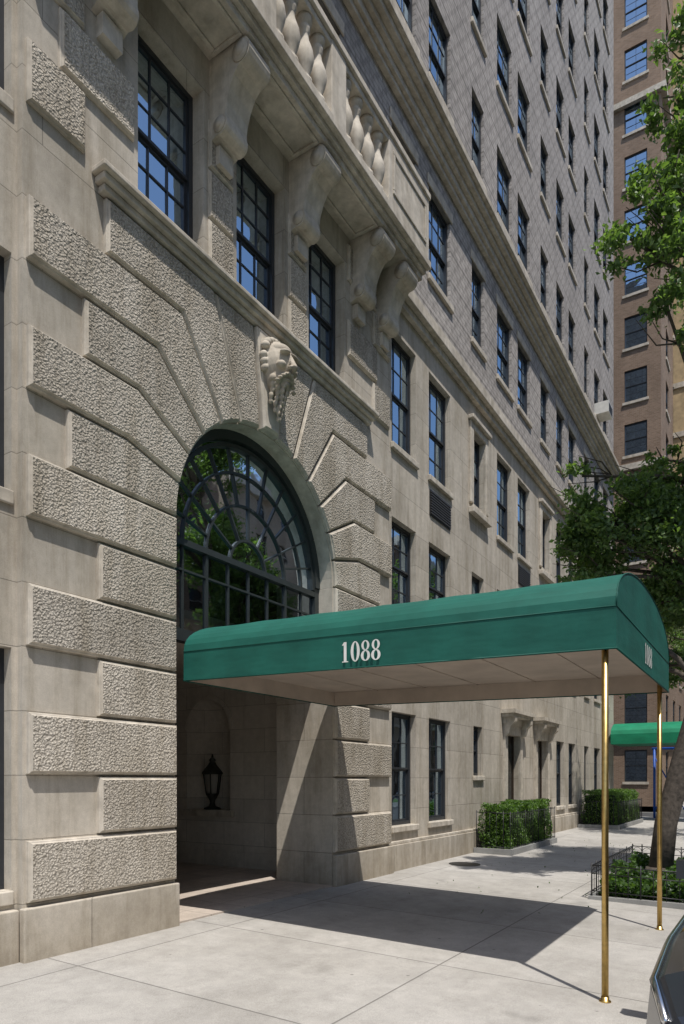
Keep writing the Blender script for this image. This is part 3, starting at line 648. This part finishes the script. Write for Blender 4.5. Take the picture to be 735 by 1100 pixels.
def hedge(name,x0,x1,y0,y1,h,n):
    H=empty(name); m=MB(); zb_=gz((x0+x1)/2)
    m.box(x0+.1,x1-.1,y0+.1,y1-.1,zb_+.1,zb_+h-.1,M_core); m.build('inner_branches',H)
    ar=[(y1-y0)*(x1-x0),(y1-y0)*h,(x1-x0)*h,(x1-x0)*h]; tot=sum(ar); pts=[]
    for k,a in enumerate(ar):
        c_=int(n*a/tot); u=rng.uniform(size=c_); v_=rng.uniform(size=c_); dp=np.abs(rng.normal(size=c_))*.05-.03
        if k==0: p=np.stack([x0+u*(x1-x0),y0+v_*(y1-y0),h-dp],1)
        elif k==1: p=np.stack([x1-dp,y0+v_*(y1-y0),.06+u*(h-.06)],1)
        elif k==2: p=np.stack([x0+u*(x1-x0),y0+dp,.06+v_*(h-.06)],1)
        else: p=np.stack([x0+u*(x1-x0),y1-dp,.06+v_*(h-.06)],1)
        p[:,2]+=zb_+.05*np.sin(p[:,1]*3.1+p[:,0]*2)+.035*np.sin(p[:,1]*9.7)-.02; p[:,0]+=.045*np.sin(p[:,1]*5.3+p[:,2]*6)
        pts.append(p)
    pts=np.concatenate(pts); leaves('leaves',pts,rng.uniform(.035,.075,size=len(pts)),M_hleaf,H)
hedge('hedge',-5.5,-4.85,14.45,17.75,1.05,15000); hedge('hedge',-5.5,-4.4,24.0,28.5,1.2,13000)
def rail(m,pts,h,z,hoop=False,sp=.13):
    for a,b in zip(pts,pts[1:]):
        a=Vector((*a,0)); b=Vector((*b,0)); L_=(b-a).length; n=max(1,int(L_/sp))
        f_=lambda p,zz:(p.x,p.y,gz(p.x)+zz)
        m.tube([f_(a,z+h),f_(b,z+h)],.009,M_iron,6); m.tube([f_(a,z+.06),f_(b,z+.06)],.008,M_iron,6)
        if hoop: m.tube([f_(a,z+h*.72),f_(b,z+h*.72)],.007,M_iron,6)
        for k in range(n+1):
            p=a.lerp(b,k/n); m.tube([f_(p,z-.05),f_(p,z+h+(.04 if k%4==0 else 0))],.010 if k%4==0 else .005,M_iron,6)
            if hoop and k<n:
                p2=a.lerp(b,(k+1)/n); c_=p.lerp(p2,.5); m.tube([f_(p.lerp(c_,1-math.cos(t*math.pi/6)),z+h*.72+math.sin(t*math.pi/6)*h*.24) for t in range(0,4)]+[f_(c_.lerp(p2,math.sin(t*math.pi/6)),z+h*.72+math.cos(t*math.pi/6)*h*.24) for t in range(1,4)],.005,M_iron,5)
for k,(xa,xb,ya,yb,h) in enumerate(((-5.58,-4.72,14.3,17.95,.80),(-5.58,-4.25,23.8,28.7,.80))):
    E=empty('planter_bed'); m=MB()
    m.box(xa,xb,ya,ya+.1,-.1,.11,M_curb); m.box(xa,xb,yb-.1,yb,-.1,.11,M_curb); m.box(xb-.1,xb,ya+.1,yb-.1,-.1,.11,M_curb); m.box(xa,xb-.1,ya+.1,yb-.1,-.1,.05,M_soil); m.build('curb_and_soil',E)
    m=MB(); rail(m,[(xa+.05,ya+.05),(xb-.05,ya+.05),(xb-.05,yb-.05),(xa+.05,yb-.05)],h,.1); m.build('iron_railing',E)
E=empty('tree_pit'); m=MB(); xa,xb,ya,yb=-2.2,-.68,10.0,13.4
m.box(xa,xb,ya,ya+.08,-.3,gz(-1.2)+.07,M_curb); m.box(xa,xb,yb-.08,yb,-.3,gz(-1.2)+.07,M_curb); m.box(xa,xa+.08,ya+.08,yb-.08,-.3,gz(-1.2)+.09,M_curb); m.box(xb-.08,xb,ya+.08,yb-.08,-.3,gz(-1.2)+.07,M_curb)
m.box(xa+.08,xb-.08,ya+.08,yb-.08,-.3,gz(-1.4)+.04,M_soil); m.build('curb_and_soil',E)
m=MB(); rail(m,[(xa+.04,ya+.04),(xb-.04,ya+.04),(xb-.04,yb-.04),(xa+.04,yb-.04),(xa+.04,ya+.04)],.42,.06,True,.15); m.build('iron_fence',E)
n=8500; P_=np.stack([rng.uniform(xa+.12,xb-.1,n),rng.uniform(ya+.12,yb-.1,n),np.zeros(n)],1); P_[:,2]=-.04+rng.uniform(0,1,n)*(.26+.09*np.sin(P_[:,0]*5)+.08*np.sin(P_[:,1]*4)); leaves('ivy',P_,rng.uniform(.05,.09,n),M_ivy,E,up=1.2,asp=.9)
n=110; P_=np.stack([rng.uniform(-4.6,-.8,n),rng.uniform(8,24,n),np.zeros(n)],1); P_[:,2]=-.0225*(P_[:,0]+5.6)+.012; leaves('fallen_leaves',P_,rng.uniform(.025,.05,n),M_ivy,None,up=30,asp=.6)
# ---------------------------------------------------------------- next buildings
B2=empty('brick_apartment_building'); m=MB(); wn2=MB(); Y2=45.0; XL=-32; H2=58
P2=PYm(Y2); ops=[]
for k in range(17):
    z=1.5 if k==0 else 1.75+3.3*k
    for (a,b) in ((-7.75,-6.45),(-12,-10.6),(-15,-13.6),(-19,-17.6),(-23,-21.6)): ops.append((a,b,z,z+1.95))
wall(m,P2,XL,XW,0,H2,ops,.2,M_rbrick)
for o in ops:
    window(wn2,P2,*o,.14,2,2,simple=True); m.pbox(P2,o[0]-.1,o[1]+.1,o[2]-.16,o[2]-.002,.001,.08,M_trim)
P3=PX(XW); ops=[]
for k in range(17):
    z=1.5 if k==0 else 1.75+3.3*k
    for j in range(9): y=47.2+j*3.6; ops.append((y,y+1.4,z,z+1.95))
wall(m,P3,Y2,80,0,H2,ops,.2,M_rbrick)
for o in ops: window(wn2,P3,*o,.14,2,1,simple=True); m.pbox(P3,o[0]-.1,o[1]+.1,o[2]-.16,o[2]-.002,.001,.08,M_trim)
M_tan=plain('tan_terracotta',(.42,.31,.17),.8,ns=3,var=.3)
for yy in (50.9,58.1,65.3):
    m.box(XW,XW+.8,yy,yy+2.0,17,H2-3,M_tan)
    for k in range(11): z=18+3.3*k; m.box(XW,XW+1.0,yy-.1,yy+2.1,z,z+.35,M_trim); m.box(XW+.8,XW+.82,yy+.5,yy+1.5,z+.9,z+2.6,M_carg)
for z in (4.0,20.6,43.): m.box(XL,XW+.3,Y2-.25,Y2-.002,z,z+.35,M_trim); m.box(XW+.002,XW+.3,Y2,80,z,z+.35,M_trim)
m.face([(XL,Y2,H2),(XW,Y2,H2),(XW,80,H2),(XL,80,H2)],M_trim); m.face([(XL,Y2,0),(XL,80,0),(XL,80,H2),(XL,Y2,H2)],M_rbrick); m.face([(XW,80,0),(XL,80,0),(XL,80,H2),(XW,80,H2)],M_rbrick)
m.build('walls_and_trim',B2); wn2.build('windows',B2)
def simplebuilding(name,P,L_,H,mat,du=3.4,uoff=0,box=None):
    E=empty(name); m=MB(); ops=[]
    k=0
    while 1.8+3.3*k+2<H-1:
        u=uoff+1.5
        while u+1.5<uoff+L_-1: ops.append((u,u+1.4,1.8+3.3*k,3.7+3.3*k)); u+=du
        k+=1
    wall(m,P,uoff,uoff+L_,0,H,ops,.2,mat); 
    for o in ops:
        m.face([P(o[0],o[2],-.15),P(o[1],o[2],-.15),P(o[1],o[3],-.15),P(o[0],o[3],-.15)],M_carg); m.pbox(P,o[0],o[1],(o[2]+o[3])/2-.03,(o[2]+o[3])/2+.03,-.15,-.11,M_shade)
    m.pbox(P,uoff,uoff+L_,H-1,H,0.002,.5,M_trim); m.pbox(P,uoff,uoff+L_,8,8.4,.002,.25,M_trim)
    m.pbox(P,uoff,uoff+L_,0,H,-14,-.5,mat)
    m.build('facade',E)
M_tanb=brickmat('tan_brick',(.36,.28,.21),(.42,.34,.26),(.4,.36,.3),False)
for k,(a,H,mt) in enumerate(((-20,30,M_tanb),(12,32,M_rbrick),(44,28,M_tanb),(76,32,M_rbrick),(108,30,M_tanb))):
    simplebuilding('avenue_building',PXm(27),30,H,mt,uoff=-(a+30))
simplebuilding('avenue_building',PX(XW),40,45,M_tanb,uoff=84); simplebuilding('avenue_building',PX(XW),40,52,M_rbrick,uoff=126)
# distant canopy & shed posts
C2=empty('green_awning'); m=MB(); a0,a1,b0,b1=-5.55,-1.6,29.2,31.6
pr=[(b0,3.05),(b0,3.45)]+[((b0+b1)/2-(b1-b0)/2*math.cos(t*math.pi/10),3.45+.5*math.sin(t*math.pi/10)) for t in range(1,10)]+[(b1,3.45),(b1,3.05)]
M_green2=greenm('bright_green_canvas',(.008,.20,.10))
m.prism(pr,lambda u,v:(a0,u,v),lambda u,v:(a1,u,v),M_green2)
m.build('canvas',C2,fix=True); m=MB()
for y in (b0+.05,b1-.05): m.tube([(a1-.1,y,gz(a1)),(a1-.1,y,3.1)],.03,M_brass,8)
m.build('poles',C2)
SH=empty('sidewalk_shed_posts'); m=MB()
for x in (-4.3,-3.1,-1.9):
    for y in (32.0,): m.tube([(x,y,gz(x)),(x,y,2.95)],.05,M_blue,8)
for x in (-4.3,-3.1): m.tube([(x,32,gz(x)+.3),(x+1.2,32,2.6)],.03,M_blue,6); m.tube([(x+1.2,32,gz(x)+.3),(x,32,2.6)],.03,M_blue,6)
m.tube([(-4.4,32,2.95),(-1.8,32,2.95)],.05,M_blue,8); m.build('posts',SH)
# ---------------------------------------------------------------- parked car
K=empty('parked_car'); m=MB(); cx=.55
st=[(2.02,.74,.55,.84,.58,.72),(2.08,.83,.42,.95,.68,.97),(2.35,.90,.36,.99,.74,1.03),(2.9,.93,.34,.98,.76,1.08),(3.1,.94,.34,.97,.74,1.11),(3.7,.94,.33,.96,.60,1.40),(4.3,.95,.33,.94,.60,1.46),(4.9,.95,.33,.92,.60,1.43),(5.6,.94,.34,.92,.74,1.05),(6.0,.93,.34,.90,.76,.98),(6.5,.90,.36,.84,.72,.88),(6.72,.80,.42,.72,.6,.76)]
def sec(y,w_,zl,bz,rw,rz):
    h=[(w_*.9,zl-.12),(w_,zl),(w_,(zl+bz)/2+.05),(w_*.975,bz-.04),(w_*.93,bz),(rw*1.02+.03,rz-.06 if rz-bz>.1 else (rz+bz)/2),(rw*.9,rz-.008),(0,rz)]
    return [(cx-a,y,z) for a,z in h]+[(cx+a,y,z) for a,z in h[-2::-1]]
secs=[sec(*s_) for s_ in st]; n=len(secs[0])
for i,(a,b) in enumerate(zip(secs,secs[1:])):
    for j in range(n-1):
        gl=(j in (4,n-6) and 4<=i<=7) or (j in (5,6,7,8) and i in (4,7)) 
        m.idx([a[j],a[j+1],b[j+1],b[j]],[(0,1,2,3)],M_carg if gl else M_carp,True)
    m.face([a[0],b[0],b[-1],a[-1]],M_rub)
m.face(secs[0],M_carp); m.face(secs[-1],M_carp)
for s_ in (-1,1):
    m.tube([(cx+s_*st[k][1]*.965,st[k][0],st[k][3]-.02) for k in range(1,10)],.012,M_chr,6)
    m.box(cx+s_*.5-.22,cx+s_*.5+.22,1.99,2.06,.66,.8,M_red); m.box(cx+s_*.55-.2,cx+s_*.55+.2,6.68,6.74,.6,.7,M_chr)
    for y in (2.95,5.75):
        x=cx+s_*.84; m.tube([(x-.11*s_,y,.075),(x+.105*s_,y,.075)],.335,M_rub,28); m.tube([(x+.09*s_,y,.075),(x+.112*s_,y,.075)],.22,M_chr,20)
        for k in range(5): t=k*1.2566; m.tube([(x+.115*s_,y,.075),(x+.115*s_,y+.2*math.cos(t),.075+.2*math.sin(t))],.025,M_carp,6)
    m.box(cx+s_*1.0-.09,cx+s_*1.0+.09,5.0,5.12,.95,1.07,M_carp)
m.build('body',K)
# ---------------------------------------------------------------- light, world, camera
az=Vector((.78,-.62)).normalized(); el=math.radians(66)
sd=Vector((az.x*math.cos(el),az.y*math.cos(el),math.sin(el)))
sl=bpy.data.lights.new('sun','SUN'); sl.energy=4.5; sl.angle=math.radians(.53); sl.color=(1,.955,.89)
so=bpy.data.objects.new('sun',sl); so.rotation_euler=sd.to_track_quat('Z','Y').to_euler(); so.location=(10,-10,30); S.collection.objects.link(so)
wd=bpy.data.worlds.new('World'); S.world=wd; wd.use_nodes=True; nt=wd.node_tree
sk=nt.nodes.new('ShaderNodeTexSky'); sk.sky_type='NISHITA'; sk.sun_disc=False; sk.sun_elevation=el; sk.sun_rotation=math.atan2(az.x,az.y)
nt.links.new(sk.outputs[0],nt.nodes['Background'].inputs[0]); nt.nodes['Background'].inputs[1].default_value=.15
cam=bpy.data.cameras.new('camera'); co=bpy.data.objects.new('camera',cam); S.collection.objects.link(co); S.camera=co
co.location=(0,0,1.6); co.rotation_euler=(math.radians(90),0,math.radians(32.2)); cam.sensor_fit='HORIZONTAL'; cam.sensor_width=36; cam.lens=36; cam.shift_y=.392; cam.clip_end=2000; cam.clip_start=.05
S.view_settings.view_transform='Standard'; S.view_settings.look='None'; S.view_settings.exposure=0
